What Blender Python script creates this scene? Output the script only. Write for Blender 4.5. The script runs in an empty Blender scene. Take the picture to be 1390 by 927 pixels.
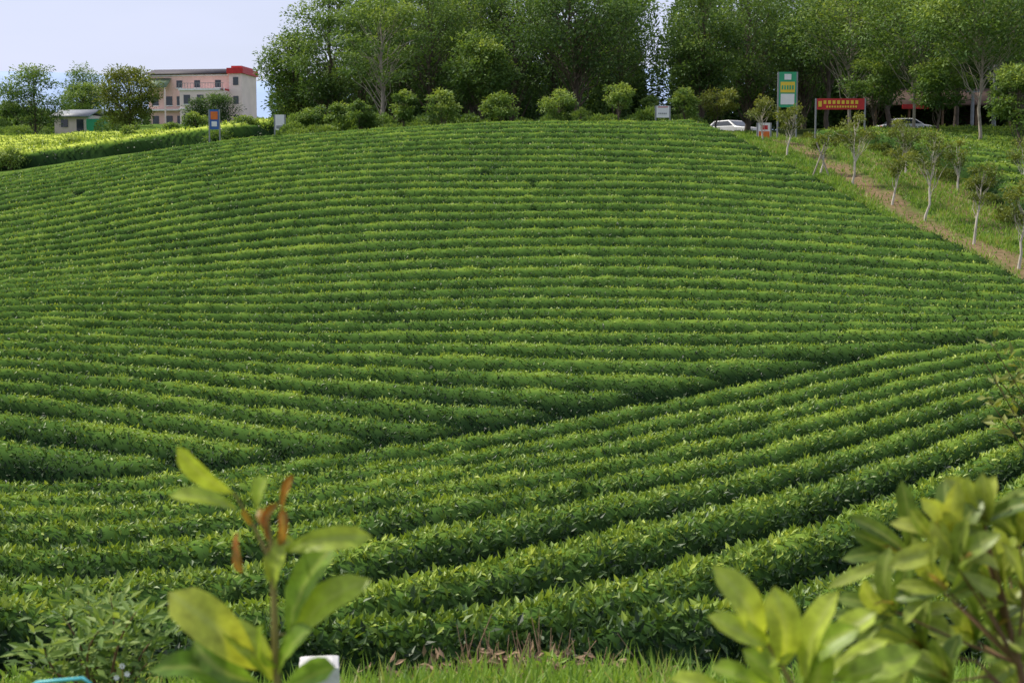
import bpy, math, numpy as np, bmesh
from mathutils import Vector
rng=np.random.default_rng(7)
CZ=1.7; F=1930.0; PITCH=math.atan((463.5-270)/F)
cp,sp=math.cos(PITCH),math.sin(PITCH)
def ray(px,py):
    a=(px-695)/F; b=-(py-463.5)/F
    return np.array([a, cp+b*sp, b*cp-sp])
def P(px,py,d):
    r=ray(px,py); r=r/r[1]*d
    return np.array([r[0],r[1],r[2]+CZ])
# ---------------------------------------------------------------- noise
def vnoise(x,y,seed=0):
    x=np.asarray(x,float);y=np.asarray(y,float)
    xi=np.floor(x);yi=np.floor(y);fx=x-xi;fy=y-yi
    fx=fx*fx*(3-2*fx);fy=fy*fy*(3-2*fy)
    def h(a,b):
        s=np.sin(a*127.1+b*311.7+seed*74.7)*43758.5453
        return s-np.floor(s)
    return (h(xi,yi)*(1-fx)+h(xi+1,yi)*fx)*(1-fy)+(h(xi,yi+1)*(1-fx)+h(xi+1,yi+1)*fx)*fy
def fbm(x,y,seed=0,o=3):
    s=0;a=.5
    for i in range(o):
        s=s+a*vnoise(x*2**i,y*2**i,seed+i);a*=.5
    return s/(1-.5**o)
# ---------------------------------------------------------------- thin plate
class TPS:
    def __init__(s,pts,vals,lam=0.0):
        s.p=np.array(pts,float)/30.0; n=len(pts)
        K=s.k(s.p,s.p)+lam*np.eye(n)
        A=np.zeros((n+3,n+3));A[:n,:n]=K;A[:n,n]=1;A[:n,n+1:]=s.p;A[n,:n]=1;A[n+1:,:n]=s.p.T
        b=np.zeros(n+3);b[:n]=vals
        s.w=np.linalg.solve(A,b)
    def k(s,a,b):
        d2=((a[:,None,:]-b[None,:,:])**2).sum(-1)
        return .5*d2*np.log(d2+1e-9)
    def __call__(s,x,y):
        x=np.asarray(x,float);sh=x.shape
        q=np.stack([x.ravel(),np.asarray(y,float).ravel()],1)/30.0
        out=np.empty(len(q));n=len(s.p)
        for i in range(0,len(q),60000):
            c=q[i:i+60000]
            out[i:i+60000]=s.k(c,s.p)@s.w[:n]+s.w[n]+c@s.w[n+1:]
        return out.reshape(sh)
BH=0.74
tea=[(0,830,10.5),(0,740,13.5),(0,640,19.5),(0,500,26),(0,400,35),(0,340,46),(0,290,56),(0,243,68),
(350,860,10),(350,760,12.8),(350,680,16.5),(350,622,20.5),(350,530,26.3),(350,450,33),(350,350,45),(350,260,57),(350,200,69),(350,187,73),
(695,870,9.6),(695,800,10.8),(695,700,14),(695,650,17.5),(695,580,23.6),(695,500,29.3),(695,430,35.5),(695,320,48),(695,240,59.5),(695,190,68.5),(695,165,74.5),
(1040,840,10),(1040,740,13),(1040,640,17.5),(1040,575,22.5),(1040,515,28.5),(1040,440,35),(1040,350,44),(1040,270,55),(1040,215,64),
(1390,820,10.5),(1390,700,14.5),(1390,600,19.5),(1390,520,25.5),(1390,455,31.5),(1390,410,36),(1390,365,41),
(1230,290,52),(955,166,74),(200,208,71),(-250,640,18),(-250,420,35),(-250,300,55),(-250,265,70),(1620,470,28),(1620,620,17),(1620,820,10.5),
(1390,225,62),(1390,182,78),(1600,200,75),(1600,300,56)]
grd=[(1060,203,70),(1200,257,60),(1390,342,47),(1600,430,38),(0,224,95),(200,204,92),(0,197,120),(360,185,88),(200,182,130),(270,168,240),(0,175,240),(990,191,84),(1100,175,92)]
wpt=[(0,0,-1.7),(-8,0,-1.7),(8,0,-1.6),(0,3,-1.9),(0,5.2,-2.2),(0,8,-2.72),(-4,8,-2.8),(4,8,-2.75),(0,-25,-1.5),(-30,-15,-1.6),(30,-15,-1.6),(-12,6,-2.6),(12,6,-2.6),
(0,82,3.75),(12,84,3.9),(-12,82,3.55),(20,98,4.2),(0,110,4.4),(40,90,4.4),(60,110,4.6),(0,150,5),(-90,100,1.5),(-110,200,9),(0,240,9),(110,240,9),(90,60,2),(110,150,6),(-70,40,-3),(80,20,-3)]
pts=[];vals=[]
for p in tea:
    q=P(*p);pts.append(q[:2]);vals.append(q[2]-BH)
for p in grd:
    q=P(*p);pts.append(q[:2]);vals.append(q[2])
for p in wpt:
    pts.append(p[:2]);vals.append(p[2]+CZ)
_G=TPS(pts,vals,0.002)
def G(x,y):
    return _G(np.clip(x,-130,130),np.clip(y,-30,260))
def g1(x,y): return float(G(np.array([float(x)]),np.array([float(y)]))[0])
def hit(px,py,off=0.0):
    r=ray(px,py);r=r/r[1]
    d=np.arange(4,200,.1)
    z=r[2]*d+CZ; g=G(r[0]*d,d)+off
    i=np.where(z<g)[0]
    dd=d[i[0]] if len(i) else 74.
    return np.array([r[0]*dd,dd,z[i[0]] if len(i) else g[-1]])
# seam
sm=np.array([hit(a,b,BH)[:2] for a,b in [(0,650),(150,643),(300,632),(480,615),(660,585),(780,557),(890,532),(1100,500),(1250,477),(1390,455)]])
cf=np.polyfit(sm[:,0],sm[:,1],3);dcf=np.polyder(cf)
x0s,x1s=sm[:,0].min()-1,sm[:,0].max()+1
def seam(x):
    xc=np.clip(x,x0s,x1s);sl=np.polyval(dcf,xc)
    return np.polyval(cf,xc)+(x-xc)*sl, 1/np.sqrt(1+sl**2)
ed=np.array([hit(a,b,BH)[:2] for a,b in [(1200,277),(1300,318),(1390,362)]]+[P(965,163,75)[:2],P(1035,212,65)[:2],[14.5,30]])
ecf=np.polyfit(ed[:,1],ed[:,0],2)
def xedge(y): return np.polyval(ecf,np.clip(y,30,80))
pth=np.array([P(1060,203,70)[:2],P(1200,257,60)[:2],P(1390,342,47)[:2],[P(990,191,84)[0]+.5,84.],[15.5,30]])
pcf=np.polyfit(pth[:,1],pth[:,0],2)
def xpath(y): return np.polyval(pcf,np.clip(y,20,95))
cen=sorted([(b,d) for a,b,d in tea if a==695])
def cdep(py): return float(np.interp(py,[c[0] for c in cen],[c[1] for c in cen]))
rows=[(183,[(0,262),(180,232),(360,204),(520,190),(700,183),(950,188)]),
(250,[(0,322),(200,284),(400,257),(700,250),(1000,252),(1120,262)]),
(320,[(0,372),(200,349),(400,330),(700,320),(1000,318),(1300,338)]),
(400,[(0,414),(350,407),(700,400),(1000,400),(1390,418)]),
(460,[(0,446),(350,456),(700,460),(1100,457),(1390,447)]),
(500,[(0,470),(350,487),(700,500),(1110,502)]),
(528,[(0,491),(400,512),(650,525),(890,535)]),
(560,[(0,513),(300,541),(600,564),(770,568)]),
(600,[(0,538),(300,580),(460,611)])]
pp=[];vv=[]
for c,l in rows:
    for a,b in l:
        pp.append(hit(a,b,BH)[:2]);vv.append(cdep(c))
_A=TPS(pp,vv,0.01)
def sstep(a,b,x):
    t=np.clip((x-a)/(b-a),0,1);return t*t*(3-2*t)
def rnd(x): return np.sqrt(np.clip(1-(1-np.clip(x,0,1))**2,0,1))
def prof(ph,x,y,sd,w0=.88,pw=2.6):
    t=ph-np.floor(ph);q=np.abs(2*t-1)
    wv=w0+.08*vnoise(x*.9,y*.9,sd)
    return np.sqrt(np.clip(1-(q/wv)**pw,0,1))
def bush(x,y):
    ys,c=seam(x); s=(y-ys)*c
    wob=(fbm(x*.25,y*.25,3)-.5)*.26
    phA=(_A(x,y)+wob)/1.55; phB=(-s+wob*.6)/1.25
    pr=prof(np.where(s>0,phA,phB),x,y,21,np.where(s>0,.84-.07*sstep(14,4,s),.84),2.2)
    lowleft=1+1.0*sstep(-5.5,-7.5,x)*sstep(-11,-8,x)
    m=np.where(s>0,rnd((s-.35*lowleft)/.7),rnd((-s)/.3))
    m=m*rnd((xedge(y)-x)/.8)*rnd((75.5-.008*np.minimum(x,0)**2-y)/.8)*rnd((y-8.95-.12*np.sin(x*1.7)-.25*vnoise(x,y*0,5))/.7)
    n=fbm(x*1.5,y*1.5,11)
    spot=sstep(.90,.93,vnoise(x*1.1,y*1.1,77))*sstep(.6,.8,vnoise(x*.13,y*.13,99))
    return pr*m*(.94+.12*n)*(1-.4*spot)
def bush_right(x,y):
    m=rnd((x-xpath(y)-4.2)/.8)*rnd((y-44)/.8)*rnd((84-y)/.8)*rnd((80-x)/.8)
    return prof((y+.25*x)/1.9,x,y,3,.78)*m*(.85+.2*fbm(x*1.1,y*1.1,31))
def bush_left(x,y):
    m=rnd((-x-14)/.8)*rnd((y-84)/.8)*rnd((116-y)/.8)*rnd((x+75)/.8)
    return prof((y+.45*x)/2.8,x,y,4,.64)*m*(.85+.2*fbm(x*1.1,y*1.1,41))*1.35
# ---------------------------------------------------------------- mesh helpers
def np_mesh(name,verts,quads,mats,mi=None,attrs=None,smooth=False):
    me=bpy.data.meshes.new(name)
    nv=len(verts);nq=len(quads)
    me.vertices.add(nv);me.vertices.foreach_set("co",np.ascontiguousarray(verts,dtype=np.float32).ravel())
    me.loops.add(nq*4);me.loops.foreach_set("vertex_index",np.ascontiguousarray(quads,dtype=np.int32).ravel())
    me.polygons.add(nq)
    me.polygons.foreach_set("loop_start",np.arange(nq,dtype=np.int32)*4)
    me.polygons.foreach_set("loop_total",np.full(nq,4,dtype=np.int32))
    if mi is not None: me.polygons.foreach_set("material_index",np.asarray(mi,dtype=np.int32))
    if smooth is True: me.polygons.foreach_set("use_smooth",np.ones(nq,dtype=bool))
    elif smooth is not False: me.polygons.foreach_set("use_smooth",np.asarray(smooth,dtype=bool))
    for m in mats: me.materials.append(m)
    me.update(calc_edges=True)
    for k,v in (attrs or {}).items():
        a=me.attributes.new(k,'FLOAT','POINT');a.data.foreach_set("value",np.ascontiguousarray(v,dtype=np.float32))
    return me
def obj(name,me,parent=None,loc=None):
    o=bpy.data.objects.new(name,me);bpy.context.scene.collection.objects.link(o)
    if parent: o.parent=parent
    if loc is not None:o.location=loc
    return o
class Acc:
    def __init__(s): s.v=[];s.q=[];s.m=[];s.t=[];s.s=[];s.ls=[];s.n=0
    def add(s,v,q,m,t,smooth=False,ls=None):
        v=np.asarray(v,float);q=np.asarray(q,int)
        s.v.append(v);s.q.append(q+s.n);s.n+=len(v);s.m.append(np.full(len(q),m));s.s.append(np.full(len(q),smooth))
        s.t.append(np.broadcast_to(np.asarray(t,float),(len(v),)).copy())
        s.ls.append(np.zeros(len(v)) if ls is None else ls)
    def tube(s,pts,rad,m=0,t=.5,n=6):
        pts=np.asarray(pts,float);k=len(pts);rad=np.broadcast_to(rad,(k,))
        T=np.gradient(pts,axis=0);T/=np.linalg.norm(T,axis=1)[:,None]+1e-9
        ref=np.array([0.31,0.95,0.05]);U=np.cross(T,ref);U/=np.linalg.norm(U,axis=1)[:,None]+1e-9;V=np.cross(T,U)
        a=np.linspace(0,2*np.pi,n,endpoint=False)
        v=(pts[:,None]+rad[:,None,None]*(np.cos(a)[None,:,None]*U[:,None]+np.sin(a)[None,:,None]*V[:,None])).reshape(-1,3)
        i=np.arange(k-1)[:,None]*n;j=np.arange(n)[None];j2=(j+1)%n
        q=np.stack([i+j,i+j2,i+n+j2,i+n+j],-1).reshape(-1,4)
        s.add(v,q,m,t,True)
    def cards(s,Pn,T,N,L,W,m=1,t=.5,fold=.12):
        n=len(Pn)
        T=T/(np.linalg.norm(T,axis=1)[:,None]+1e-9)
        S=np.cross(T,N);S/=np.linalg.norm(S,axis=1)[:,None]+1e-9
        Nn=np.cross(S,T)
        L=np.broadcast_to(L,(n,))[:,None];W=np.broadcast_to(W,(n,))[:,None]
        v=np.stack([Pn,Pn+T*L*.45+S*W*.5+Nn*L*fold,Pn+T*L,Pn+T*L*.45-S*W*.5+Nn*L*fold],1).reshape(-1,3)
        q=np.arange(n*4).reshape(-1,4)
        s.add(v,q,m,np.repeat(np.broadcast_to(t,(n,)),4))
    def box(s,c,sz,m=0,t=.5,rot=0):
        c=np.asarray(c,float);h=np.asarray(sz,float)/2
        v=np.array([[x,y,z] for z in(-1,1) for x,y in((-1,-1),(1,-1),(1,1),(-1,1))])*h
        cr,sr=math.cos(rot),math.sin(rot)
        v=np.stack([v[:,0]*cr-v[:,1]*sr,v[:,0]*sr+v[:,1]*cr,v[:,2]],1)+c
        s.add(v,[[0,3,2,1],[4,5,6,7],[0,1,5,4],[1,2,6,5],[2,3,7,6],[3,0,4,7]],m,t)
    def mesh(s,name,mats):
        return np_mesh(name,np.concatenate(s.v),np.concatenate(s.q),mats,np.concatenate(s.m),{"tint":np.concatenate(s.t),"ls":np.concatenate(s.ls)},np.concatenate(s.s))
# ---------------------------------------------------------------- materials
def newmat(name):
    m=bpy.data.materials.new(name);m.use_nodes=True;nt=m.node_tree;nt.nodes.clear()
    out=nt.nodes.new("ShaderNodeOutputMaterial");return m,nt,out
def ramp(nt,stops):
    r=nt.nodes.new("ShaderNodeValToRGB");e=r.color_ramp.elements
    while len(e)<len(stops): e.new(.5)
    for i,(p,c) in enumerate(stops): e[i].position=p;e[i].color=(*c,1)
    return r
def leafmat(name,stops,rough=.45,trans=.25,spec=.4,midrib=False,patch=.0):
    m,nt,out=newmat(name);L=nt.links.new
    at=nt.nodes.new("ShaderNodeAttribute");at.attribute_name="tint"
    r=ramp(nt,stops)
    geo=nt.nodes.new("ShaderNodeNewGeometry")
    if patch:
        nz=nt.nodes.new("ShaderNodeTexNoise");nz.inputs["Scale"].default_value=.22;nz.inputs["Detail"].default_value=3
        L(geo.outputs["Position"],nz.inputs["Vector"])
        ma=nt.nodes.new("ShaderNodeMath");ma.operation='MULTIPLY_ADD';ma.inputs[1].default_value=patch;ma.inputs[2].default_value=-patch*.5
        L(nz.outputs["Fac"],ma.inputs[0])
        ad=nt.nodes.new("ShaderNodeMath");ad.operation='ADD';L(at.outputs["Fac"],ad.inputs[0]);L(ma.outputs[0],ad.inputs[1]);L(ad.outputs[0],r.inputs[0])
    else: L(at.outputs["Fac"],r.inputs[0])
    col=r.outputs[0]
    if midrib:
        a2=nt.nodes.new("ShaderNodeAttribute");a2.attribute_name="ls"
        mp=nt.nodes.new("ShaderNodeMapRange");mp.inputs[1].default_value=.0;mp.inputs[2].default_value=.25;mp.inputs[3].default_value=.55;mp.inputs[4].default_value=0
        L(a2.outputs["Fac"],mp.inputs[0])
        n3=nt.nodes.new("ShaderNodeTexNoise");n3.inputs["Scale"].default_value=45;n3.inputs["Detail"].default_value=3;L(geo.outputs["Position"],n3.inputs["Vector"])
        m3=nt.nodes.new("ShaderNodeMapRange");m3.inputs[1].default_value=.3;m3.inputs[2].default_value=.7;m3.inputs[3].default_value=.65;m3.inputs[4].default_value=1.2;L(n3.outputs["Fac"],m3.inputs[0])
        vm=nt.nodes.new("ShaderNodeVectorMath");vm.operation='SCALE';L(col,vm.inputs[0]);L(m3.outputs[0],vm.inputs["Scale"])
        mx=nt.nodes.new("ShaderNodeMixRGB");L(mp.outputs[0],mx.inputs[0]);L(vm.outputs[0],mx.inputs[1]);mx.inputs[2].default_value=(.42,.46,.13,1);col=mx.outputs[0]
    if trans<=0 and spec<=0:
        b=nt.nodes.new("ShaderNodeBsdfDiffuse");L(col,b.inputs[0]);L(b.outputs[0],out.inputs[0]);return m
    b=nt.nodes.new("ShaderNodeBsdfPrincipled");b.inputs["Roughness"].default_value=rough;b.inputs["Specular IOR Level"].default_value=spec
    L(col,b.inputs["Base Color"])
    tr=nt.nodes.new("ShaderNodeBsdfTranslucent")
    hs=nt.nodes.new("ShaderNodeMixRGB");hs.blend_type='MULTIPLY';hs.inputs[0].default_value=1;hs.inputs[2].default_value=(1.6,1.5,.7,1);L(col,hs.inputs[1]);L(hs.outputs[0],tr.inputs[0])
    mx=nt.nodes.new("ShaderNodeMixShader");mx.inputs[0].default_value=trans;L(b.outputs[0],mx.inputs[1]);L(tr.outputs[0],mx.inputs[2]);L(mx.outputs[0],out.inputs[0])
    return m
def simple(name,col,rough=.6,nscale=6,var=.25,spec=.3,metal=0,bump=.0):
    m,nt,out=newmat(name);L=nt.links.new
    tc=nt.nodes.new("ShaderNodeTexCoord");nz=nt.nodes.new("ShaderNodeTexNoise");nz.inputs["Scale"].default_value=nscale;nz.inputs["Detail"].default_value=6
    L(tc.outputs["Object"],nz.inputs["Vector"])
    r=ramp(nt,[(.3,tuple(c*(1-var) for c in col)),(.7,tuple(min(1,c*(1+var*.5)) for c in col))]);L(nz.outputs["Fac"],r.inputs[0])
    b=nt.nodes.new("ShaderNodeBsdfPrincipled");b.inputs["Roughness"].default_value=rough;b.inputs["Specular IOR Level"].default_value=spec;b.inputs["Metallic"].default_value=metal
    L(r.outputs[0],b.inputs["Base Color"])
    if bump:
        bp=nt.nodes.new("ShaderNodeBump");bp.inputs["Strength"].default_value=bump;L(nz.outputs["Fac"],bp.inputs["Height"]);L(bp.outputs[0],b.inputs["Normal"])
    L(b.outputs[0],out.inputs[0]);return m
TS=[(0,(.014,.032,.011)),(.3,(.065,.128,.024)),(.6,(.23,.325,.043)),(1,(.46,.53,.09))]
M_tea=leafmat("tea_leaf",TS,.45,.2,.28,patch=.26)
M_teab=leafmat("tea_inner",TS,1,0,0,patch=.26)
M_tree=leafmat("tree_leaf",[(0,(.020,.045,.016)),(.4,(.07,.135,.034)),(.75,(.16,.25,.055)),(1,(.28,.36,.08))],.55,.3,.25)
M_olive=leafmat("young_tree_leaf",[(0,(.03,.055,.014)),(.5,(.12,.16,.03)),(1,(.26,.28,.06))],.5,.3,.25)
M_grass=leafmat("grass_blade",[(0,(.05,.10,.02)),(.5,(.16,.28,.04)),(.85,(.27,.40,.07)),(1,(.34,.32,.14))],.5,.3,.25)
M_bright=leafmat("bright_leaf",[(0,(.06,.14,.02)),(.5,(.22,.34,.04)),(.8,(.46,.52,.07)),(1,(.38,.13,.03))],.4,.42,.4,midrib=True)
M_dark=leafmat("olive_leaf",[(0,(.05,.10,.022)),(.45,(.16,.23,.04)),(.8,(.40,.45,.08)),(1,(.3,.12,.04))],.4,.38,.4,midrib=True)
M_bark=simple("bark",(.11,.085,.065),.9,3,.4,bump=.5)
M_pbark=simple("pale_bark",(.36,.31,.25),.9,3,.35,bump=.5)
M_wbark=simple("whitewashed_bark",(.55,.49,.41),.9,3,.35,bump=.5)
M_twig=simple("brown_twig",(.16,.09,.045),.8,20,.4)
M_white=simple("white_paint",(.75,.74,.72),.5,1.5,.12)
M_conc=simple("whitewashed_concrete",(.62,.6,.57),.85,14,.3,bump=.4)
M_pink=simple("pink_plaster",(.78,.52,.45),.8,.5,.12)
M_cream=simple("cream_plaster",(.78,.64,.58),.8,.5,.12)
M_redp=simple("red_paint",(.50,.03,.03),.5,2,.2)
M_yel=simple("yellow_paint",(.75,.52,.05),.5,2,.1)
M_green=simple("green_board",(.04,.34,.16),.5,2,.15)
M_groof=simple("green_roof",(.16,.22,.13),.6,1,.25)
M_dark1=simple("dark_tile",(.07,.06,.065),.7,1.5,.3)
M_brown=simple("brown_roof",(.07,.042,.03),.8,1.5,.35)
M_glass=simple("dark_glass",(.03,.04,.05),.12,2,.2,.6)
M_black=simple("black_rubber",(.02,.02,.02),.7,5,.2)
M_grey=simple("grey_metal",(.25,.26,.27),.5,3,.2)
M_blue=simple("blue_paint",(.04,.12,.35),.5,3,.2)
M_cyan=simple("cyan_plastic",(.12,.5,.52),.35,5,.15)
M_oran=simple("orange_paint",(.65,.16,.03),.5,3,.2)
M_car=simple("car_paint_white",(.72,.72,.74),.25,2,.04,.5)
M_wood=simple("timber",(.16,.10,.06),.8,4,.3)
M_dry=simple("dry_stalk",(.30,.20,.12),.9,20,.4)
M_gst=simple("green_stem",(.28,.22,.07),.6,12,.3)
def groundmat():
    m,nt,out=newmat("ground");L=nt.links.new
    geo=nt.nodes.new("ShaderNodeNewGeometry")
    n1=nt.nodes.new("ShaderNodeTexNoise");n1.inputs["Scale"].default_value=.8;n1.inputs["Detail"].default_value=8;L(geo.outputs["Position"],n1.inputs["Vector"])
    n2=nt.nodes.new("ShaderNodeTexNoise");n2.inputs["Scale"].default_value=6;n2.inputs["Detail"].default_value=8;L(geo.outputs["Position"],n2.inputs["Vector"])
    gr=ramp(nt,[(.3,(.045,.08,.018)),(.55,(.10,.17,.032)),(.75,(.16,.20,.055))]);L(n1.outputs["Fac"],gr.inputs[0])
    so=ramp(nt,[(.3,(.13,.085,.05)),(.7,(.28,.19,.115))]);L(n2.outputs["Fac"],so.inputs[0])
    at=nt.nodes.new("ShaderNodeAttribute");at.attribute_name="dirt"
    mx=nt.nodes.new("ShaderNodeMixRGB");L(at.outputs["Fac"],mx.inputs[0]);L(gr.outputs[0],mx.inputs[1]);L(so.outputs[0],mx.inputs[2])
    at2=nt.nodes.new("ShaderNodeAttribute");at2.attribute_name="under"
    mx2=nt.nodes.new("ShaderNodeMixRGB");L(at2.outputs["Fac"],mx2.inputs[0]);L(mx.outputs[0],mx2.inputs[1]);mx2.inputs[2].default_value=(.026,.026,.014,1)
    b=nt.nodes.new("ShaderNodeBsdfDiffuse");L(mx2.outputs[0],b.inputs[0])
    bp=nt.nodes.new("ShaderNodeBump");bp.inputs["Strength"].default_value=.4;L(n2.outputs["Fac"],bp.inputs["Height"]);L(bp.outputs[0],b.inputs["Normal"])
    L(b.outputs[0],out.inputs[0]);return m
M_ground=groundmat()
# ---------------------------------------------------------------- ground sheet
gx=np.concatenate([[-4000,-2500,-1500,-900,-500,-300,-200,-140,-110,-90,-75],np.arange(-64,64,.55),[70,80,95,115,140,200,300,500,900,1500,2500,4000]])
gy=np.concatenate([[-600,-200,-80,-40,-20,-10],np.arange(-5,125,.55),[130,140,155,175,200,230,260,320,450,700,1200,2200,4000]])
X,Y=np.meshgrid(gx,gy)
Z=G(X,Y)+(fbm(X*.7,Y*.7,2)-.5)*.08
dp=np.abs(X-xpath(Y)+.15)
dirt=.9*sstep(.9,.3,dp+(fbm(X*.8,Y*.8,5)-.5)*1.1)*sstep(25,35,Y)*sstep(92,86,Y)
dirt=np.maximum(dirt,.75*sstep(3.6,2.8,np.abs(X-xpath(Y)-3.4)+1.6*fbm(X*.6,Y*.6,8))*sstep(25,35,Y)*sstep(84,76,Y))
dirt=np.maximum(dirt,sstep(1.0,.3,np.hypot((X+6.9)/.8,(Y-seam(X)[0]-.3)/.7)))
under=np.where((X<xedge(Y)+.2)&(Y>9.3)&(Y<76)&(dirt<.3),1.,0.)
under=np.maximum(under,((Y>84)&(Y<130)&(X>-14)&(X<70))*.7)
ny,nx=X.shape
ii=(np.arange(ny-1)[:,None]*nx+np.arange(nx-1)[None]).ravel()
Qd=np.stack([ii,ii+1,ii+nx+1,ii+nx],1)
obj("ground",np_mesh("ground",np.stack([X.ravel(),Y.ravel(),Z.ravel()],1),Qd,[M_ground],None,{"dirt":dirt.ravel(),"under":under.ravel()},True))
# ---------------------------------------------------------------- tea fields
def tea_field(name,dv,xfun,nc,bf,dens,lsize,tb=0.):
    u=np.linspace(0,1,nc)
    D=np.repeat(dv[:,None],nc,1);a,b=xfun(dv);Xx=a[:,None]+(b-a)[:,None]*u[None]
    g=G(Xx,D);h=bf(Xx,D)
    hh=g-.08+h*(BH+.10)+np.where(h>.05,(vnoise(Xx*5,D*5,4)-.5)*.06,0)
    V=np.stack([Xx,D,hh],-1)
    n0,n1=V.shape[:2]
    i=(np.arange(n0-1)[:,None]*n1+np.arange(n1-1)[None])
    q=np.stack([i,i+1,i+n1+1,i+n1],-1)
    hc=.25*(h[:-1,:-1]+h[1:,:-1]+h[:-1,1:]+h[1:,1:])
    keep=hc>.03
    t=np.clip(h**5*.45-.08+tb,0,1)  # row tint by height: lit crests and shaded faces painted into the colour
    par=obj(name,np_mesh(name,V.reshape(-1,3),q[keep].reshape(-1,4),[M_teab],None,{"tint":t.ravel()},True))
    A=V[:-1,:-1];B=V[:-1,1:];C=V[1:,:-1]
    e1=B-A;e2=C-A;nn=np.cross(e1,e2);ar=np.linalg.norm(nn,axis=-1)
    nn=nn/(ar[...,None]+1e-9)
    dd=.5*(dv[:-1]+dv[1:])
    w=(np.minimum(ar,.04)*(hc>.3)*dens(dd)[:,None])
    N=int(w.sum());w=w.ravel()/w.sum()
    idx=rng.choice(len(w),N,p=w)
    r1,r2=rng.random(N)[:,None],rng.random(N)[:,None]
    Af,e1f,e2f,nf=A.reshape(-1,3)[idx],e1.reshape(-1,3)[idx],e2.reshape(-1,3)[idx],nn.reshape(-1,3)[idx]
    p=Af+e1f*r1+e2f*r2
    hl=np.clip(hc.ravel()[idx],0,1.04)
    L=lsize(p[:,1])*(.6+.75*rng.random(N))
    T=nf*.25+np.array([0,0,.22])+rng.normal(0,.6,(N,3))
    Nm=nf*1.0+np.array([0,0,.2])+rng.normal(0,.34,(N,3))
    p=p+nf*(rng.random(N)[:,None]*.05-.03)
    top=hl**6  # new flush on crests, plus painted lit tops and dark row faces
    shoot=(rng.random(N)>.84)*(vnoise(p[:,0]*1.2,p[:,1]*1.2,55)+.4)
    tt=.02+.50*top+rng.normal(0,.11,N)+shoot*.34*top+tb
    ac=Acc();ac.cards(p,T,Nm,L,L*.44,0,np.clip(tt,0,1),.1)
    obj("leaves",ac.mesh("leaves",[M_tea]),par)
dv=np.concatenate([np.arange(8.9,16,.06),np.arange(16,34,.08),np.arange(34,77,.11)])
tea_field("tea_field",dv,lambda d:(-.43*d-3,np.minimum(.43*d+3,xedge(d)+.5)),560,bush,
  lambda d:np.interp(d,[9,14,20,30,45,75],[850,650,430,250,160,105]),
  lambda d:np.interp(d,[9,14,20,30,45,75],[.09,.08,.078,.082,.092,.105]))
dv2=np.arange(44,85,.18)
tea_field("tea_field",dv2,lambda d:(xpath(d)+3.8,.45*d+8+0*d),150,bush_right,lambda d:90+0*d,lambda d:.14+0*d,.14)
dv3=np.arange(82,117,.2)
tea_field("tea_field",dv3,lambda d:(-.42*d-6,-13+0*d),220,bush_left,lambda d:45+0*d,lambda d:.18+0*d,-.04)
# ---------------------------------------------------------------- trees
def jitter_path(a,b,n,amt,sag=0):
    t=np.linspace(0,1,n)[:,None];p=a+(b-a)*t
    p[1:-1]+=rng.normal(0,amt,(n-2,3));p[:,2]+=sag*(t[:,0]*(1-t[:,0]))*4
    return p
def tree(name,x,y,H,R,cb=.35,ncl=45,nl=150,ls=.2,tint=.45,bark=None,leaf=None,tr=None,lean=(0,0),flat=.55,clr=None):
    ac=Acc();z0=g1(x,y)
    tr=tr or H*.011+.02
    base=np.array([0,0,-.3]);top=np.array([lean[0],lean[1],H*.85])
    tk=jitter_path(base,top,8,H*.012);tk[0]=base
    rad=tr*np.linspace(1.25,.2,8);rad[0]*=1.3
    ac.tube(tk,rad,0,.5,8)
    clr=clr or R*.34
    zc=H*(cb+1)/2;Rz=H*(1-cb)/2
    for i in range(ncl):
        while True:
            v=rng.uniform(-1,1,3);r=np.linalg.norm(v)
            if .25<r<1: break
        v=v*(r**-.35)
        c=np.array([v[0]*R*.88,v[1]*R*.88,zc+v[2]*Rz*.88])
        wf=1-.30*max(0,v[2]);c[0]*=wf;c[1]*=wf
        f=np.clip((c[2]/H-.10-.25*rng.random())/.85,cb*.6,.98)
        k=f*7;i0=int(min(6,k));a=tk[i0]*(1-(k-i0))+tk[i0+1]*(k-i0)
        c[:2]+=a[:2]
        br=jitter_path(a,c,5,R*.04,R*.04)
        ac.tube(br,np.linspace(tr*.30*(1-f*.6),.008+tr*.03,5),0,.5,5)
        n=int(nl*(.6+.8*rng.random()))
        rr=clr*(.7+.6*rng.random())
        g=rng.normal(0,1,(n,3));g/=np.linalg.norm(g,axis=1)[:,None];g*=(rng.random(n)**.45)[:,None]
        p=c+g*np.array([rr,rr,rr*flat])*1.15
        T=g*np.array([1,1,.3])+rng.normal(0,.5,(n,3))+np.array([0,0,-.1])
        Nm=np.array([0,0,1.])+rng.normal(0,.5,(n,3))
        L=ls*(.6+.8*rng.random(n))
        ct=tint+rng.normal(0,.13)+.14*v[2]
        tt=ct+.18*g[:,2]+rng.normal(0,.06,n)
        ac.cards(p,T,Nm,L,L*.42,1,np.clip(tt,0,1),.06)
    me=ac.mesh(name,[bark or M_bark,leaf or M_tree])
    return obj(name,me,loc=(x,y,z0))
def ptree(name,px,d,top,hw,**k):
    x=(px-695)/F*d;z0=g1(x,d);H=P(px,top,d)[2]-z0
    return tree(name,x,d,H,hw/F*d,**k)
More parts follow.
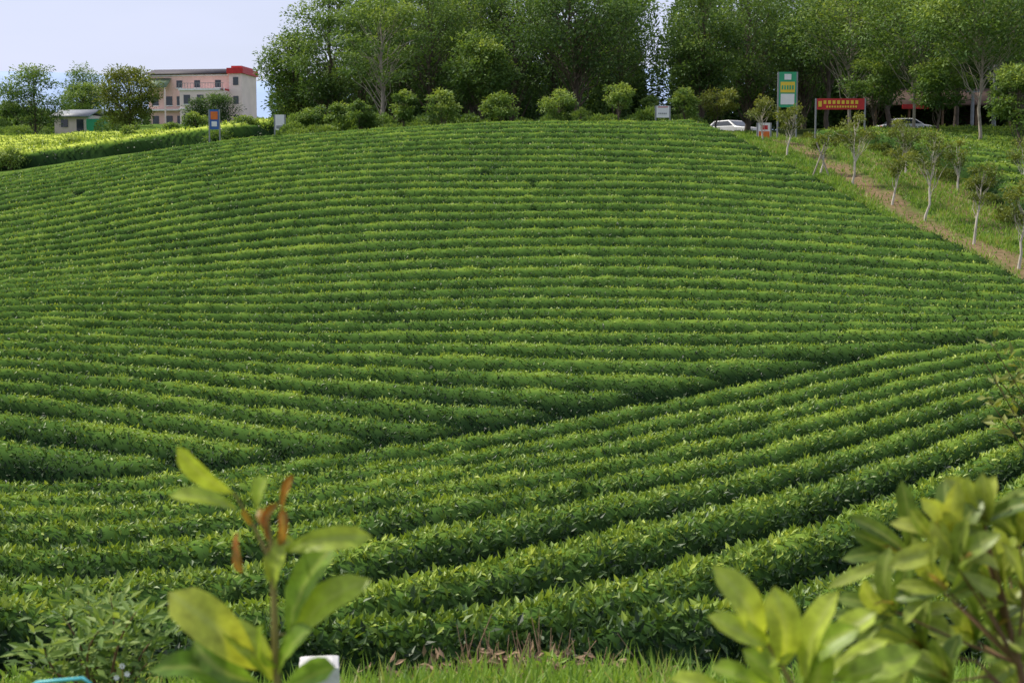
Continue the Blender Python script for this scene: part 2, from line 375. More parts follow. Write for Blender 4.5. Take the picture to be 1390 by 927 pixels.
big=[(402,96,30,44,dict(tint=.52,cb=.12)),(450,93,-30,60,dict(tint=.56,cb=.12)),(520,87,-25,72,dict(tint=.62,cb=.24,ncl=52,nl=120,bark=M_pbark,clr=.8,tr=.12)),(495,100,-50,64,dict(tint=.46,cb=.1)),(545,103,-60,60,dict(tint=.44,cb=.1)),
(585,96,-60,68,dict(tint=.52,cb=.12)),(655,85,34,46,dict(tint=.58,cb=.2)),(700,97,-50,66,dict(tint=.49,cb=.1)),(640,101,-60,66,dict(tint=.48,cb=.1)),
(790,86,-60,95,dict(tint=.40,cb=.26,ncl=95,lean=(-1.2,0),tr=.18)),(836,94,-60,54,dict(tint=.42,cb=.12)),(750,99,-60,62,dict(tint=.46,cb=.1)),
(950,92,-60,52,dict(tint=.54,cb=.15,ncl=85)),(1010,99,-60,80,dict(tint=.46,cb=.15,ncl=90)),(1085,103,-60,80,dict(tint=.49,cb=.22,ncl=90)),
(1150,88,-60,84,dict(tint=.6,cb=.30,ncl=85,bark=M_pbark,tr=.09)),(1235,82,-60,84,dict(tint=.62,cb=.34,ncl=80,flat=.38,bark=M_pbark,tr=.08)),
(1325,74,-60,90,dict(tint=.64,cb=.40,ncl=80,flat=.38,bark=M_pbark,tr=.08)),(1420,80,-60,95,dict(tint=.56,cb=.25,ncl=75)),(1290,103,-60,85,dict(tint=.44,cb=.3,ncl=80)),(1200,101,-60,80,dict(tint=.46,cb=.34,ncl=80)),(1380,98,-60,80,dict(tint=.49,cb=.28,ncl=75)),(1120,98,-40,66,dict(tint=.5,cb=.4,ncl=60)),
(1270,79,70,40,dict(tint=.66,cb=.35,ncl=30,tr=.07)),(1180,84,60,42,dict(tint=.6,cb=.3,ncl=30,tr=.07)),(1375,70,80,42,dict(tint=.68,cb=.3,ncl=34,tr=.07))]
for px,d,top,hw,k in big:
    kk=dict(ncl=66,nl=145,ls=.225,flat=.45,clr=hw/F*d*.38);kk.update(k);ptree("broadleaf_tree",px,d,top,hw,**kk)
for px,d,top,hw,k in [(55,130,80,46,dict(tint=.52,flat=.4,cb=.12)),(182,122,82,44,dict(tint=.54,cb=.1,ncl=70,leaf=M_olive)),(120,175,84,34,dict(tint=.45,cb=.1)),
    (292,205,126,38,dict(tint=.22,cb=.05,ncl=60,nl=220)),(20,150,132,18,dict(tint=.45,cb=.05)),(-40,140,95,42,dict(tint=.45)),(120,158,112,30,dict(tint=.62,cb=.3))]:
    kk=dict(ncl=50,nl=140,ls=.25,flat=.5);kk.update(k);ptree("broadleaf_tree",px,d,top,hw,**kk)
for px,d,top,hw,k in [(490,80,135,18,{}),(550,79,120,18,{}),(600,78.5,122,24,dict(tint=.75)),(680,79,126,26,dict(tint=.75)),(757,79,118,26,dict(tint=.75)),(838,79,112,22,dict(tint=.8,cb=.4)),
    (925,80,118,20,dict(tint=.7)),(970,82,112,28,dict(leaf=M_olive,tint=.6)),(270,88,152,18,dict(tint=.65)),(330,86,158,22,dict(tint=.6)),(110,90,186,20,dict(tint=.7)),(20,84,202,26,dict(tint=.75,cb=.1)),(240,90,168,18,{}),(430,84,145,22,{}),(460,82,142,18,dict(tint=.6)),(60,98,192,16,{}),(180,100,172,16,dict(tint=.6)),(150,96,190,14,{}),(880,84,130,14,{})]:
    kk=dict(ncl=18,nl=120,ls=.17,flat=.6,tint=.6,cb=.25,tr=.05);kk.update(k);ptree("young_tree",px,d,top,hw,**kk)
for px,py,top,hw,k in [(1035,192,132,22,{}),(1066,212,142,22,{}),(1110,238,178,18,dict(tint=.6,ncl=12)),(1160,253,148,30,{}),(1210,278,195,22,dict(ncl=14)),(1255,300,175,32,dict(tint=.5)),(1320,332,215,28,dict(tint=.62,ncl=14)),(1382,364,240,32,dict(tint=.62)),(1302,262,188,20,dict(ncl=12)),(1230,236,158,26,{}),(1385,262,188,26,dict(ncl=14))]:
    h=hit(px,py);x,d=h[0],h[1];H=P(px,top,d)[2]-h[2]
    kk=dict(cb=.46,ncl=20,nl=75,ls=.115,tint=.6,bark=M_wbark,leaf=M_olive,tr=.045,flat=.8,clr=hw/F*d*.28,lean=(rng.uniform(-.3,.5),0));kk.update(k)
    tree("young_tree",x,d,H,hw/F*d,**kk)
h=hit(1112,240)
ac=Acc();ac.tube([[-.35,-.1,-.1],[.25,0,1.5]],[.035,.03],0,.5,6);ac.tube([[.45,-.1,-.1],[-.15,0,1.5]],[.035,.03],0,.5,6)
obj("support_stakes",ac.mesh("support_stakes",[M_pbark]),loc=(h[0],h[1],h[2]))
def foliage_mass(name,items,mat,ls=.2,per=900):
    ac=Acc()
    for (x,y,r,h,t) in items:
        z=g1(x,y);n=int(per*(r*h)**.5)
        g=rng.normal(0,1,(n,3));g/=np.linalg.norm(g,axis=1)[:,None];g[:,2]=np.abs(g[:,2])*1.3-.3
        lump=.75+.35*vnoise(g[:,0]*2.5+x,g[:,2]*2.5+y,6)
        p=np.array([x,y,z+h*.3])+g*lump[:,None]*np.array([r,r,h*.7])*(.55+.45*rng.random(n)**.5)[:,None]
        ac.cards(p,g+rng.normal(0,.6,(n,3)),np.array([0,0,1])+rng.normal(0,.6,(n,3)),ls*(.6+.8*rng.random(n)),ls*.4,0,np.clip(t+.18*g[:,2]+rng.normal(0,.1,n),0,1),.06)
    return obj(name,ac.mesh(name,[mat]))
it=[]
for i in range(60):
    px=rng.uniform(375,960);d=rng.uniform(78.5,86);it.append(((px-695)/F*d,d,rng.uniform(.5,1.1),rng.uniform(.5,1.2),rng.uniform(.35,.65)))
for i in range(40):
    px=rng.uniform(215,470);d=rng.uniform(84,100);hh=rng.uniform(.5,1.3)*(.6 if px<350 else 1);it.append(((px-695)/F*d,d,rng.uniform(.5,1.2),hh,rng.uniform(.35,.65)))
for i in range(26):
    px=rng.uniform(-60,200);d=rng.uniform(117,140)
    if 70<px<145: continue
    it.append(((px-695)/F*d,d,rng.uniform(.8,1.6),rng.uniform(.8,1.8),rng.uniform(.35,.65)))
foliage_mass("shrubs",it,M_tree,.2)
it=[]
for i in range(24):
    d=rng.uniform(46,82);x=float(xpath(d))+rng.uniform(3.2,4.4);it.append((x,d,rng.uniform(.3,.6),rng.uniform(.25,.6),rng.uniform(.15,.5)))
foliage_mass("shrubs",it,M_olive,.14,1100)
it=[]
for i in range(90):
    x=rng.uniform(-4,4);y=rng.uniform(7.6,8.9);it.append((x,y,rng.uniform(.08,.2),rng.uniform(.08,.24),rng.uniform(.3,.75)))
foliage_mass("broadleaf_weeds",it,M_grass,.055,500)
it=[]
for i in range(200):
    px=rng.uniform(395,1600);d=rng.uniform(116,138)
    if 872<px<912: continue
    h=rng.uniform(5,17) if px>480 else rng.uniform(2,8)
    it.append(((px-695)/F*d,d,rng.uniform(1.5,3),h,rng.uniform(.15,.45)))
foliage_mass("distant_tree_line",it,M_tree,.4,520)
it=[]
for i in range(130):
    px=rng.uniform(-300,420);d=rng.uniform(150,330)
    if 190<px<352 and d<262: continue
    if 70<px<145 and d<180: continue
    it.append(((px-695)/F*d,d,rng.uniform(2,4),rng.uniform(1.5,3.0) ,rng.uniform(.25,.55)))
foliage_mass("distant_tree_line",it,M_tree,.5,450)
# ---------------------------------------------------------------- mountains
m,nt,out=newmat("hazy_mountain")
b=nt.nodes.new("ShaderNodeBsdfDiffuse");n=nt.nodes.new("ShaderNodeTexNoise");n.inputs["Scale"].default_value=.01;r=ramp(nt,[(.3,(.33,.43,.62)),(.7,(.39,.49,.67))])  # distance haze put into the blue-grey base colour
g=nt.nodes.new("ShaderNodeNewGeometry");nt.links.new(g.outputs["Position"],n.inputs["Vector"]);nt.links.new(n.outputs["Fac"],r.inputs[0]);nt.links.new(r.outputs[0],b.inputs[0]);nt.links.new(b.outputs[0],out.inputs[0])
mx_=np.linspace(-2600,2600,200);my_=np.linspace(0,1,14)
MX,MT=np.meshgrid(mx_,my_)
pk=226+30*(fbm(MX/300,MX*0,60,5)-.5)*2+10*np.sin(MX/150+1)
MZ=pk*np.sin(MT*np.pi/2)**1.2+6*fbm(MX/60,MT*9,3);MY=2000+MT*700
i=(np.arange(13)[:,None]*200+np.arange(199)[None]).ravel()
obj("mountains",np_mesh("mountains",np.stack([MX.ravel(),MY.ravel(),MZ.ravel()],1),np.stack([i,i+1,i+201,i+200],1),[m],None,None,True))
# ---------------------------------------------------------------- pink building
def empty(name,loc=(0,0,0),rz=0):
    o=bpy.data.objects.new(name,None);bpy.context.scene.collection.objects.link(o);o.location=loc;o.rotation_euler=(0,0,rz);return o
def part(par,name,boxes,mat,bevel=0):
    ac=Acc()
    for bx in boxes: ac.box(bx[0],bx[1],0,.5,bx[2] if len(bx)>2 else 0)
    o=obj(name,ac.mesh(name,[mat]),par)
    if bevel:
        md=o.modifiers.new("b",'BEVEL');md.width=bevel;md.segments=2
    return o
def slab(par,name,quads,mat):
    v=[];q=[]
    for k in quads:
        q.append([len(v)+j for j in range(4)]);v+=k
    o=obj(name,np_mesh(name,np.array(v,float),np.array(q),[mat],None,None,False),par)
    md=o.modifiers.new("s",'SOLIDIFY');md.thickness=.12;return o
D=240;s=D/F
bz=P(270,172,D)[2]-.5
B=empty("pink_building",((271-695)*s,D,bz),math.radians(-8))
def bx(x0,x1,z0,z1,y0,y1): return ((( x0+x1)/2,(y0+y1)/2,(z0+z1)/2),(x1-x0,y1-y0,z1-z0))
part(B,"main_walls",[bx(-8.3,6.0,0,9.2,0,8)],M_pink)
part(B,"stair_tower",[bx(6.0,8.2,0,9.9,-.6,7)],M_cream)
part(B,"front_wing",[bx(-1.6,5.99,0,6.2,-3.2,-.003)],M_cream)
part(B,"red_parapet",[bx(5.7,8.5,9.1,10.0,-.9,-.6),bx(8.2,8.5,9.1,10.0,-.6,7.2),bx(5.4,6.0,6.2,6.5,-3.4,-.1)],M_redp)
part(B,"red_cap",[bx(6.2,8.0,10.0,10.4,0,6)],M_redp)
slab(B,"tile_roof",[[(-8.7,-.5,9.2),(5.7,-.5,9.2),(5.7,4,10.3),(-8.7,4,10.3)]],M_dark1)
slab(B,"green_awning_roof",[[(-8.9,-2.4,6.9),(-4.2,-2.4,6.9),(-4.2,-.02,8.5),(-8.9,-.02,8.5)]],M_groof)
part(B,"awning_posts",[bx(-8.7,-8.5,0,6.9,-2.3,-2.1),bx(-4.6,-4.4,0,6.9,-2.3,-2.1)],M_cream)
part(B,"floor_bands",[bx(-8.4,-1.65,3.1,3.35,-.9,-.003),bx(-1.75,6.1,3.1,3.3,-3.4,-3.203),bx(-1.75,6.1,6.2,6.5,-3.4,-3.1),bx(-8.35,5.65,8.8,9.0,-.15,-.003)],M_white)
win=[];fr=[]
for zz in (.8,4.0):
    for xx in (-.9,1.4,3.8): 
        win.append(bx(xx,xx+1.1,zz,zz+1.5,-3.26,-3.21));fr.append(bx(xx-.1,xx+1.2,zz-.14,zz-.003,-3.34,-3.21))
    for xx in (-7.6,-5.2,-3.3): win.append(bx(xx,xx+1.1,zz,zz+1.5,-.07,-.01));fr.append(bx(xx-.1,xx+1.2,zz-.14,zz-.003,-.17,-.01))
for xx in (-3.3,-.2,3.4): win.append(bx(xx,xx+1.0,6.9,8.1,-.07,-.01));fr.append(bx(xx-.1,xx+1.1,6.76,6.897,-.17,-.01))
for zz in (1,4.1,7.2): win.append(bx(6.7,7.6,zz,zz+1.3,-.67,-.61))
part(B,"windows",win,M_glass);part(B,"window_sills",fr,M_white)
part(B,"balcony_rail",[bx(-1.7,6.0,7.35,7.42,-3.3,-3.22)]+[bx(-1.7+i*.5,-1.65+i*.5,6.5,7.35,-3.28,-3.23) for i in range(16)],M_grey)
D=135;hx=(105-695)/F*D;h0=empty("small_house",(hx,D,g1(hx,D)-.1),math.radians(-12))
part(h0,"walls",[bx(-1.9,1.6,0,1.9,0,3)],M_cream)
slab(h0,"roof",[[(-2.2,-.4,1.8),(1.9,-.4,1.8),(1.9,1.5,2.5),(-2.2,1.5,2.5)],[(-2.2,1.5,2.5),(1.9,1.5,2.5),(1.9,3.4,1.8),(-2.2,3.4,1.8)]],M_grey)
part(h0,"door_and_window",[bx(-1.2,-.5,.8,1.5,-.06,-.01),bx(.4,1.1,0,1.5,-.06,-.01)],M_glass)
part(h0,"green_shed",[bx(1.7,3.0,0,1.5,-.6,1.2)],M_green)
# ---------------------------------------------------------------- restaurant shed
D=112;x0=(1178-695)/F*D;zb=g1(x0+6,D)
R_=empty("restaurant_shed",(x0,D,zb))
W=14.
slab(R_,"roof",[[(-.6,-1.2,2.7),(W,-1.2,2.7),(W,2.5,4.2),(-.6,2.5,4.2)],[(-.6,2.5,4.2),(W,2.5,4.2),(W,6,2.7),(-.6,6,2.7)]],M_brown)
part(R_,"posts",[bx(i*2.6,i*2.6+.16,0,2.7,-.9,-.75) for i in range(6)],M_wood)
part(R_,"back_wall",[bx(0,W-.4,0,2.7,5,5.2)],M_brown)
part(R_,"counter",[bx(1,4,0,1,1.5,2.2),bx(8,12,0,1,1.5,2.2)],M_wood)
tb=[]
for i in range(5): tb+=[bx(1+i*2.6,2.2+i*2.6,.7,.76,-.1,.7),bx(1.55+i*2.6,1.65+i*2.6,0,.7,.25,.35)]
part(R_,"tables",tb,M_redp)
part(R_,"red_fascia",[bx(2,4,2.35,2.7,-1.36,-1.3)],M_redp)
# ---------------------------------------------------------------- signs
def sign(name,px0,px1,py0,py1,d,frame,panels,posts=True):
    x0=(px0-695)/F*d;x1=(px1-695)/F*d;z1=P(px0,py0,d)[2];z0=P(px0,py1,d)[2];xc=(x0+x1)/2;zg=g1(xc,d)
    e=empty(name,(xc,d,zg));w=x1-x0;h=z1-z0;zo=z0-zg
    part(e,"board",[bx(-w/2,w/2,zo,zo+h,0,.08)],frame)
    if posts: part(e,"posts",[bx(-w/2-.08,-w/2-.003,-.3,zo+h,0,.08),bx(w/2+.003,w/2+.08,-.3,zo+h,0,.08)],M_grey)
    for i,(a,b_,c,dd,mat) in enumerate(panels):
        part(e,"panel_%d"%i,[bx(-w/2+a*w,-w/2+b_*w,zo+c*h,zo+dd*h,-.012-.002*i,-.003)],mat)
    return e
lt=lambda n,x0,x1,z0,z1,mat:[(x0+(x1-x0)*i/n,x0+(x1-x0)*(i+.62)/n,z0,z1,mat) for i in range(n)]
sign("green_banner_sign",1053,1076,98,146,77,M_green,[(.08,.92,.42,.72,M_yel),(.1,.9,.08,.38,M_white),(.3,.7,.78,.94,M_white)]+lt(5,.15,.9,.5,.62,M_green))
sign("red_restaurant_sign",1104,1168,134,149,78,M_redp,lt(8,.14,.9,.5,.82,M_yel)+lt(12,.2,.86,.16,.34,M_yel)+[(.03,.1,.25,.75,M_yel)])
sign("white_notice_board",889,906,144,160,77.5,M_white,[(.1,.9,.86,.93,M_redp)]+lt(5,.15,.85,.3,.4,M_grey))
sign("orange_poster_stand",1026,1042,167,190,78,M_white,[(.05,.95,.05,.5,M_oran),(.2,.8,.6,.85,M_redp)])
sign("blue_road_sign",289,301,149,176,82,M_blue,[(.1,.9,.5,.9,M_oran),(.2,.8,.15,.4,M_white)])
sign("white_notice_board",377,389,156,177,80,M_white,[(.1,.9,.1,.3,M_grey)])
for px,d,top in [(1342,84,88),(1313,100,120)]:
    x=(px-695)/F*d;z=g1(x,d);h=P(px,top,d)[2]-z
    ac=Acc();ac.tube([[0,0,-.3],[0,0,h*.5],[0,0,h]],[.13,.12,.1],0,.5,10);ac.box((0,0,h-.25),(1.0,.08,.08));ac.box((-.4,0,h-.15),(.06,.06,.14));ac.box((.4,0,h-.15),(.06,.06,.14))
    obj("utility_pole",ac.mesh("utility_pole",[M_grey]),loc=(x,d,z))
# ---------------------------------------------------------------- car
def car(px,d,rz):
    x=(px-695)/F*d;e=empty("parked_car",(x,d,g1(x,d)),rz)
    prf=[(-2.1,.35),(-2.15,.75),(-2.05,.95),(-1.55,1.02),(-1.05,1.42),(.35,1.45),(1.05,1.0),(1.95,.88),(2.15,.65),(2.12,.32)]
    def ext(name,pr,w,mat,bev,wt=None):
        bm=bmesh.new();n=len(pr)
        a=[bm.verts.new((p[0],-(wt(p) if wt else w),p[1])) for p in pr];b2=[bm.verts.new((p[0],(wt(p) if wt else w),p[1])) for p in pr]
        bm.faces.new(a);bm.faces.new(b2[::-1])
        for i in range(n): bm.faces.new([a[i],b2[i],b2[(i+1)%n],a[(i+1)%n]])
        bmesh.ops.recalc_face_normals(bm,faces=bm.faces)
        me=bpy.data.meshes.new(name);bm.to_mesh(me);bm.free();me.materials.append(mat);o=obj(name,me,e)
        if bev: md=o.modifiers.new("b",'BEVEL');md.width=bev;md.segments=3
        return o
    ext("body",prf,.86,M_car,.05,lambda p:.86 if p[1]<1.1 else .70)
    ext("side_glass",[(-1.25,1.05),(-.98,1.36),(.3,1.38),(.85,1.05)],.8,M_glass,0,lambda p:.868 if p[1]<1.1 else .735)
    ext("windscreen",[(.5,1.37),(1.08,1.02),(1.0,1.0),(.42,1.35)],.66,M_glass,0)
    ext("rear_glass",[(-1.56,1.06),(-1.12,1.39),(-1.05,1.36),(-1.48,1.03)],.66,M_glass,0)
    for i,(a,b3) in enumerate([(-1.35,-.8),(-1.35,.8),(1.35,-.8),(1.35,.8)]):
        ac=Acc()
        ac.tube([[a,b3-.11,.33],[a,b3-.1,.33],[a,b3+.1,.33],[a,b3+.11,.33]],[.2,.33,.33,.2],0,.5,20);ac.tube([[a,b3-.125,.33],[a,b3+.125,.33]],[.19,.19],1,.5,12)
        ac.tube([[a,b3-.126,.33],[a,b3-.125,.33]],[.01,.19],1,.5,12)
        obj("wheel_%d"%i,ac.mesh("wheel",[M_black,M_grey]),e)
    part(e,"headlights",[bx(2.08,2.17,.62,.78,-.75,-.4),bx(2.08,2.17,.62,.78,.4,.75)],M_glass)
    part(e,"tail_lights",[bx(-2.17,-2.1,.7,.88,-.78,-.5),bx(-2.17,-2.1,.7,.88,.5,.78)],M_redp)
    part(e,"bumper_grille",[bx(2.1,2.18,.36,.5,-.6,.6)],M_black)
car(990,104,math.radians(-50));car(962,112,math.radians(-40));car(1225,106,math.radians(5))
# ---------------------------------------------------------------- grass
def grass(name,n,xf,yf,hgt,w,tb=.5):
    y=yf(n);x=xf(y);z=G(x,y)+(fbm(x*.7,y*.7,2)-.5)*.08-.01
    ac=Acc();p=np.stack([x,y,z],1);T=np.array([0,0,1])+rng.normal(0,.5,(n,3))
    L=hgt*(.5+rng.random(n))
    cl=fbm(x*1.5,y*1.5,15)
    ac.cards(p,T,rng.normal(0,1,(n,3)),L*(.35+1.2*cl),w,0,np.clip(tb+(cl-.5)*.9+rng.normal(0,.17,n),0,1),.08)
    return obj(name,ac.mesh(name,[M_grass]))
grass("grass",38000,lambda y:rng.uniform(-6,6,len(y)),lambda n:rng.uniform(5.5,9.4,n),.17,.012,.62)
def pg(y):
    x=xpath(y)+rng.uniform(-3.2,4.2,len(y));dpp=np.abs(x-xpath(y)+.15)
    return np.where((dpp<.6)&(rng.random(len(y))<.85),x+np.sign(x-xpath(y))*1.2,x)
grass("grass",50000,pg,lambda n:rng.uniform(36,90,n),.18,.05,.6)
# ---------------------------------------------------------------- foreground plants
def bigleaf(ac,b,t,w,nrm,m=1,tint=.6,curl=.12,ns=9):
    b=np.array(b);t=np.array(t);T=t-b;L=np.linalg.norm(T);T=T/L
    S=np.cross(T,nrm);S/=np.linalg.norm(S);Nn=np.cross(S,T)
    u=np.linspace(0,1,ns);pw=(u**.75)*((1-u)**.42);pw=pw/pw.max();pw[0]=.04;pw[-1]=.02
    cs=np.array([-1,-.5,0,.5,1.])
    v=[];ls=[];ph=rng.uniform(0,6);sb=rng.normal(0,.06)
    for i in range(ns):
        c=b+T*L*u[i]+Nn*(curl*L*(math.sin(u[i]*math.pi*.9)-.9*u[i]**2))+S*sb*L*math.sin(u[i]*math.pi)
        for q in cs:
            v.append(c+S*q*w*.5*pw[i]+Nn*(abs(q)*w*.18*pw[i]+.03*w*math.sin(u[i]*20+q*3+ph)));ls.append(abs(q))
    qd=[[i*5+j,i*5+j+1,i*5+j+6,i*5+j+5] for i in range(ns-1) for j in range(4)]
    ac.add(v,qd,m,tint,True,np.array(ls))
def plant(name,d,leaves,stems,mat,root,tint0=.6,dj=.05):
    ac=Acc();sc=d/F
    rootw=np.array([root[0],root[1],g1(root[0],root[1])-.05])
    for st,r in stems:
        pts=[P(a,b,d+o) for a,b,o in st];ac.tube(pts,np.linspace(r,r*.5,len(pts)),0,.5,8)
    a0=P(*stems[0][0][0][:2],d+stems[0][0][0][2])
    ac.tube([rootw,(rootw+a0)/2+np.array([.01,.01,0]),a0],[stems[0][1]*1.5,stems[0][1]*1.2,stems[0][1]],0,.5,8)
    for l in leaves:
        bx_,by_,tx,ty,w=l[:5];ti=l[5] if len(l)>5 else tint0
        o0=l[6] if len(l)>6 else 0
        o=o0+rng.uniform(-dj,.02);b=P(bx_,by_,d+o0);t=P(tx,ty,d+o)
        nrm=np.array([rng.normal(0,.3)-.4,-.65+rng.normal(0,.2),.7+rng.normal(0,.2)])
        bigleaf(ac,b,t,w*sc,nrm,1,np.clip(ti+rng.normal(0,.06),0,.82) if ti<.9 else ti,rng.uniform(.02,.16))
    return obj(name,ac.mesh(name,[M_twig if mat is not M_bright else M_gst,mat]))
L1=[(318,670,240,607,32,.75),(322,692,232,668,30,.75),(350,694,362,647,40,.6),(385,748,503,727,34,.66),(365,742,402,738,22,.6),(392,862,452,735,54,.5),(398,882,496,784,50,.55),
(348,908,230,803,62,.78),(345,925,262,868,54,.45),(372,925,303,842,50,.7),(380,905,350,850,34,.5),(378,915,420,850,44,.5),(330,950,205,905,50,.2),(372,800,385,740,40,.66),
(384,700,397,645,17,1.),(366,738,375,682,20,1.),(378,745,384,690,14,.98),(330,775,320,722,16,1.),(322,735,327,778,13,.97),(345,715,330,690,13,.95),(368,725,350,690,14,.96),(376,790,366,740,13,.97),(385,940,455,905,44,.4),(360,960,290,925,50,.5)]
plant("foreground_sapling",2.3,L1,[([(378,960,0),(374,880,0),(372,810,0),(368,740,0),(362,700,0)],.007),([(371,770,0),(345,715,0),(318,670,0)],.004),([(374,860,0),(392,862,0)],.003),([(372,780,0),(385,748,0),(390,700,0)],.003)],M_bright,(-.38,2.3))
L2=[(1032,885,974,768,46,.74),(1045,872,966,834,36,.7),(1062,905,1052,798,48,.72),(1040,908,1078,845,40,.68),(1092,930,1132,802,48,.68),(1120,912,1190,828,44,.64),(1128,922,1248,882,46,.7),(1082,928,1165,850,44,.7),(1032,930,968,905,38,.64),
(1000,945,912,918,38,.7),(1150,935,1230,925,40,.64),(1060,935,1010,880,40,.6),(1100,950,1110,870,46,.6),(1040,950,1000,915,40,.55),(1110,935,1205,868,40,.72)]
plant("foreground_shrub",2.2,L2,[([(1090,1000,0),(1080,940,0),(1060,900,0),(1040,872,0)],.006),([(1085,960,0),(1095,925,0),(1100,880,0)],.005),([(1080,950,0),(1130,920,0)],.004),([(1080,960,0),(1030,925,0),(1000,945,0)],.004)],M_bright,(.45,2.2))
L3=[];S3=[([(1420,1010,0),(1390,930,0),(1370,850,0),(1345,770,0),(1335,700,0)],.008)]
tips=[(1335,712,1325,632),(1290,735,1240,665),(1235,760,1150,705),(1215,830,1145,795),(1285,800,1230,745),(1385,735,1400,660),(1345,800,1310,735),(1260,885,1180,845),(1325,870,1270,820),(1395,820,1370,745),(1385,895,1330,860),(1290,925,1225,900),(1410,950,1350,905),(1300,770,1345,720),(1350,860,1400,810),(1240,840,1290,790),(1370,780,1420,740)]
for (bx_,by_,tx,ty) in tips:
    o=rng.uniform(-.12,.18)
    S3.append(([(1380,900 if by_<880 else 950,0),((bx_+1380)/2+6,(by_+890)/2+10,o*.5),(bx_,by_,o)],.0035))
    a0=math.atan2(ty-by_,tx-bx_);Ln=math.hypot(tx-bx_,ty-by_)
    for k in range(7):
        a=a0+(k-3)*.40+rng.normal(0,.15);l=Ln*rng.uniform(.75,1.15)
        L3.append((bx_+rng.uniform(-6,6),by_+rng.uniform(-6,6),bx_+math.cos(a)*l,by_+math.sin(a)*l,rng.uniform(22,31),rng.uniform(.3,.82),o))
    L3.append((bx_,by_,bx_+math.cos(a0)*Ln*.4,by_+math.sin(a0)*Ln*.4,8,.95,o))
plant("foreground_shrub",2.6,L3,S3,M_dark,(1.0,2.6),.6,.09)
def sprig(name,d,root,tips,ls,mat,tint,n=34,spread=.12):
    ac=Acc();r0=np.array([root[0],root[1],g1(*root)])
    for (px,py) in tips:
        e=P(px,py,d+rng.uniform(-.3,.3));mid=(r0+e)/2+np.array([rng.normal(0,.05),0,.1])
        ts=np.linspace(0,1,9)[:,None];c=(1-ts)**2*r0+2*ts*(1-ts)*mid+ts**2*e
        ac.tube(c,np.linspace(.010,.002,9),0,.5,5)
        k=rng.random((n,1))**.6;k=.35+.65*k
        p=(1-k)**2*r0+2*k*(1-k)*mid+k**2*e
        dr=rng.normal(0,1,(n,3));dr[:,2]=np.abs(dr[:,2])*.4
        dr/=np.linalg.norm(dr,axis=1)[:,None]
        p2=p+dr*spread*rng.random((n,1))
        ac.cards(p2,dr+rng.normal(0,.3,(n,3)),np.array([0,-.4,1])+rng.normal(0,.4,(n,3)),ls*(.6+.8*rng.random(n)),ls*.42,1,np.clip(tint+rng.normal(0,.15,n),0,1),.08)
    return obj(name,ac.mesh(name,[M_twig,mat]))
sprig("slender_shrub",8.5,(4.1,8.5),[(1345,465),(1330,480),(1375,490),(1360,520),(1340,540),(1392,470),(1385,560),(1400,520)],.09,M_olive,.8,40,.1)
sprig("ferny_weed",6,(-1.75,6.0),[(60,880),(85,835),(120,815),(150,810),(185,830),(215,860),(140,850),(100,870),(170,880),(200,900),(60,910),(130,900)],.065,M_tree,.75,70,.14)
fl=P(166,903,5.8);ac=Acc()
zf=g1(fl[0],5.8);ac.tube([[fl[0]+.03,5.8,zf],[fl[0],5.8,(zf+fl[2])/2],[fl[0],5.8,fl[2]]],[.004,.003,.003],0,.5,5)
for cx,cz in((0,0),(.02,-.035),(-.025,-.05)):
    for k in range(7):
        a=k/7*2*math.pi;dr=np.array([[math.cos(a),-.3,math.sin(a)]])
        ac.cards(np.array([fl+[cx,0,cz]]),dr,np.array([[0,-1,.3]]),.016,.010,1,.5,.05)
obj("white_wildflower",ac.mesh("white_wildflower",[M_gst,M_white]))
d=5.0;c=P(433,895,d);zg=g1(c[0],d);hh=c[2]-zg
bm=bmesh.new();bmesh.ops.create_cube(bm,size=1)
bmesh.ops.subdivide_edges(bm,edges=bm.edges,cuts=5,use_grid_fill=True)
for v in bm.verts:
    v.co.x*=.142;v.co.y*=.142;v.co.z=(v.co.z+.5)*(hh+.2)-.2
    n_=rng.normal(0,.0014,3);v.co.x+=n_[0];v.co.y+=n_[1]
    if v.co.z>hh-.01:
        rr_=max(abs(v.co.x),abs(v.co.y))/.071
        v.co.z-=.008*max(0,rr_-.75)/.25
me=bpy.data.meshes.new("concrete_post");bm.to_mesh(me);bm.free();me.materials.append(M_conc)
o=obj("concrete_post",me,loc=(c[0],d,zg));o.rotation_euler=(0,0,.12);md=o.modifiers.new("b",'BEVEL');md.width=.005;md.segments=2
ac=Acc();a=[P(30,990,3.6),P(38,935,3.6),P(50,926,3.6),P(80,923,3.6),P(112,920,3.6),P(122,926,3.6),P(124,990,3.6)]
a=[np.array([a[0][0],3.6,g1(a[0][0],3.6)-.05])]+a+[np.array([a[-1][0],3.6,g1(a[-1][0],3.6)-.05])]
ac.tube(a,.005,0,.5,8);obj("cyan_pipe_hoop",ac.mesh("cyan_pipe_hoop",[M_cyan]))
ac=Acc()
for k in range(170):
    b=np.array([rng.normal(.07,.26),8.35+rng.normal(0,.12),0]);b[2]=g1(b[0],b[1])
    e=b+np.array([rng.normal(0,.12),rng.normal(0,.08),rng.uniform(.1,.48)*(1 if k%3 else .5)])
    ac.tube([b,(b+e)/2+rng.normal(0,.02,3),e],[.005,.004,.002],0,.5,4)
n=500;p=np.stack([rng.normal(-.05,.35,n),8.2+rng.normal(0,.15,n),np.zeros(n)],1);p[:,2]=G(p[:,0],p[:,1])+rng.uniform(0.05,.24,n)
ac.cards(p,rng.normal(0,1,(n,3)),rng.normal(0,1,(n,3)),.08,.03,0,.5,.1)
obj("dry_weeds",ac.mesh("dry_weeds",[M_dry]))
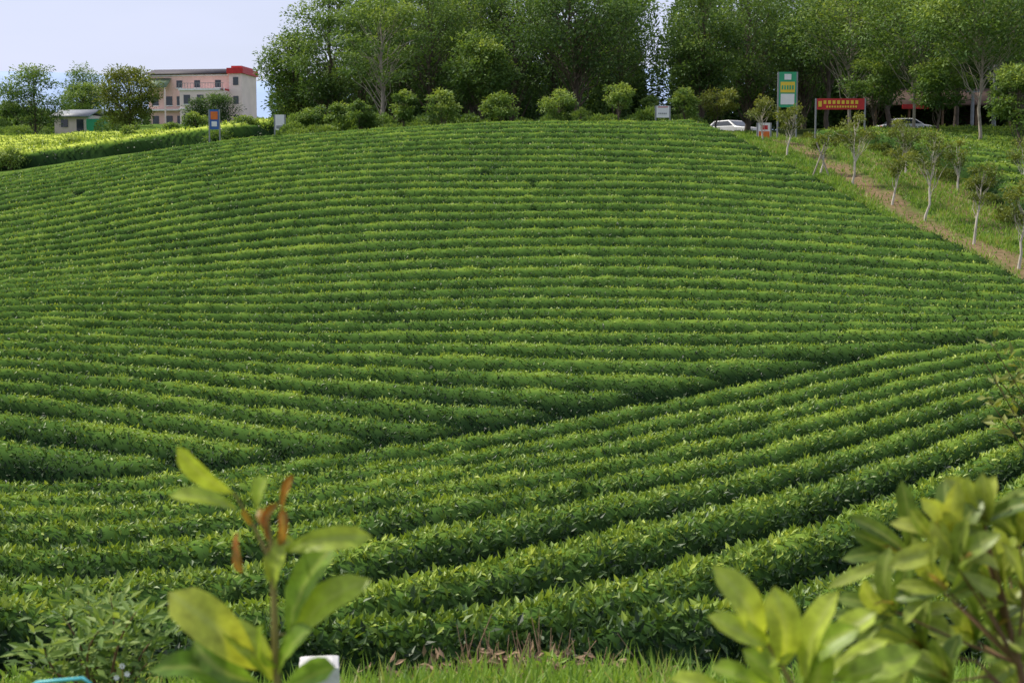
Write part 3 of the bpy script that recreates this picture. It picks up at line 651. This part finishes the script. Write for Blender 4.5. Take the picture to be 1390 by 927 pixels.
# ---------------------------------------------------------------- light
el=math.radians(50);sd=np.array([-.93,.36]);sd/=np.linalg.norm(sd)
sv=Vector((sd[0]*math.cos(el),sd[1]*math.cos(el),math.sin(el)))
sl=bpy.data.lights.new("sun",'SUN');sl.energy=4.7;sl.angle=math.radians(2);sl.color=(1,.94,.82)
so=bpy.data.objects.new("sun",sl);bpy.context.scene.collection.objects.link(so);so.rotation_euler=sv.to_track_quat('Z','Y').to_euler()
w=bpy.data.worlds.new("World");bpy.context.scene.world=w;w.use_nodes=True;nt=w.node_tree;nt.nodes.clear();L=nt.links.new
out=nt.nodes.new("ShaderNodeOutputWorld");sky=nt.nodes.new("ShaderNodeTexSky");sky.sky_type='NISHITA';sky.sun_disc=False;sky.sun_elevation=el;sky.sun_rotation=math.atan2(sd[0],sd[1]);sky.dust_density=2.5
b1=nt.nodes.new("ShaderNodeBackground");b1.inputs[1].default_value=.13;L(sky.outputs[0],b1.inputs[0])
b2=nt.nodes.new("ShaderNodeBackground");b2.inputs[0].default_value=(.68,.72,.93,1);b2.inputs[1].default_value=1.15
tc=nt.nodes.new("ShaderNodeTexCoord");mp=nt.nodes.new("ShaderNodeMapping");mp.inputs["Scale"].default_value=(1,1,4);L(tc.outputs["Generated"],mp.inputs[0])
nz=nt.nodes.new("ShaderNodeTexNoise");nz.inputs["Scale"].default_value=2.2;nz.inputs["Detail"].default_value=5;L(mp.outputs[0],nz.inputs["Vector"])
mr=nt.nodes.new("ShaderNodeMapRange");mr.inputs[1].default_value=.35;mr.inputs[2].default_value=.7;mr.inputs[3].default_value=.55;mr.inputs[4].default_value=.95;L(nz.outputs["Fac"],mr.inputs[0])
ms=nt.nodes.new("ShaderNodeMixShader");L(mr.outputs[0],ms.inputs[0]);L(b1.outputs[0],ms.inputs[1]);L(b2.outputs[0],ms.inputs[2]);L(ms.outputs[0],out.inputs[0])
# ---------------------------------------------------------------- camera
cd=bpy.data.cameras.new("camera");cam=bpy.data.objects.new("camera",cd);bpy.context.scene.collection.objects.link(cam)
cam.location=(0,0,CZ);cam.rotation_euler=(math.pi/2-PITCH,0,0);cd.sensor_width=36;cd.lens=F*36/1390;cd.clip_start=.05;cd.clip_end=9000
cd.dof.use_dof=True;cd.dof.focus_distance=34;cd.dof.aperture_fstop=5.6
bpy.context.scene.camera=cam
vs=bpy.context.scene.view_settings;vs.view_transform='Standard';vs.look='None';vs.exposure=0
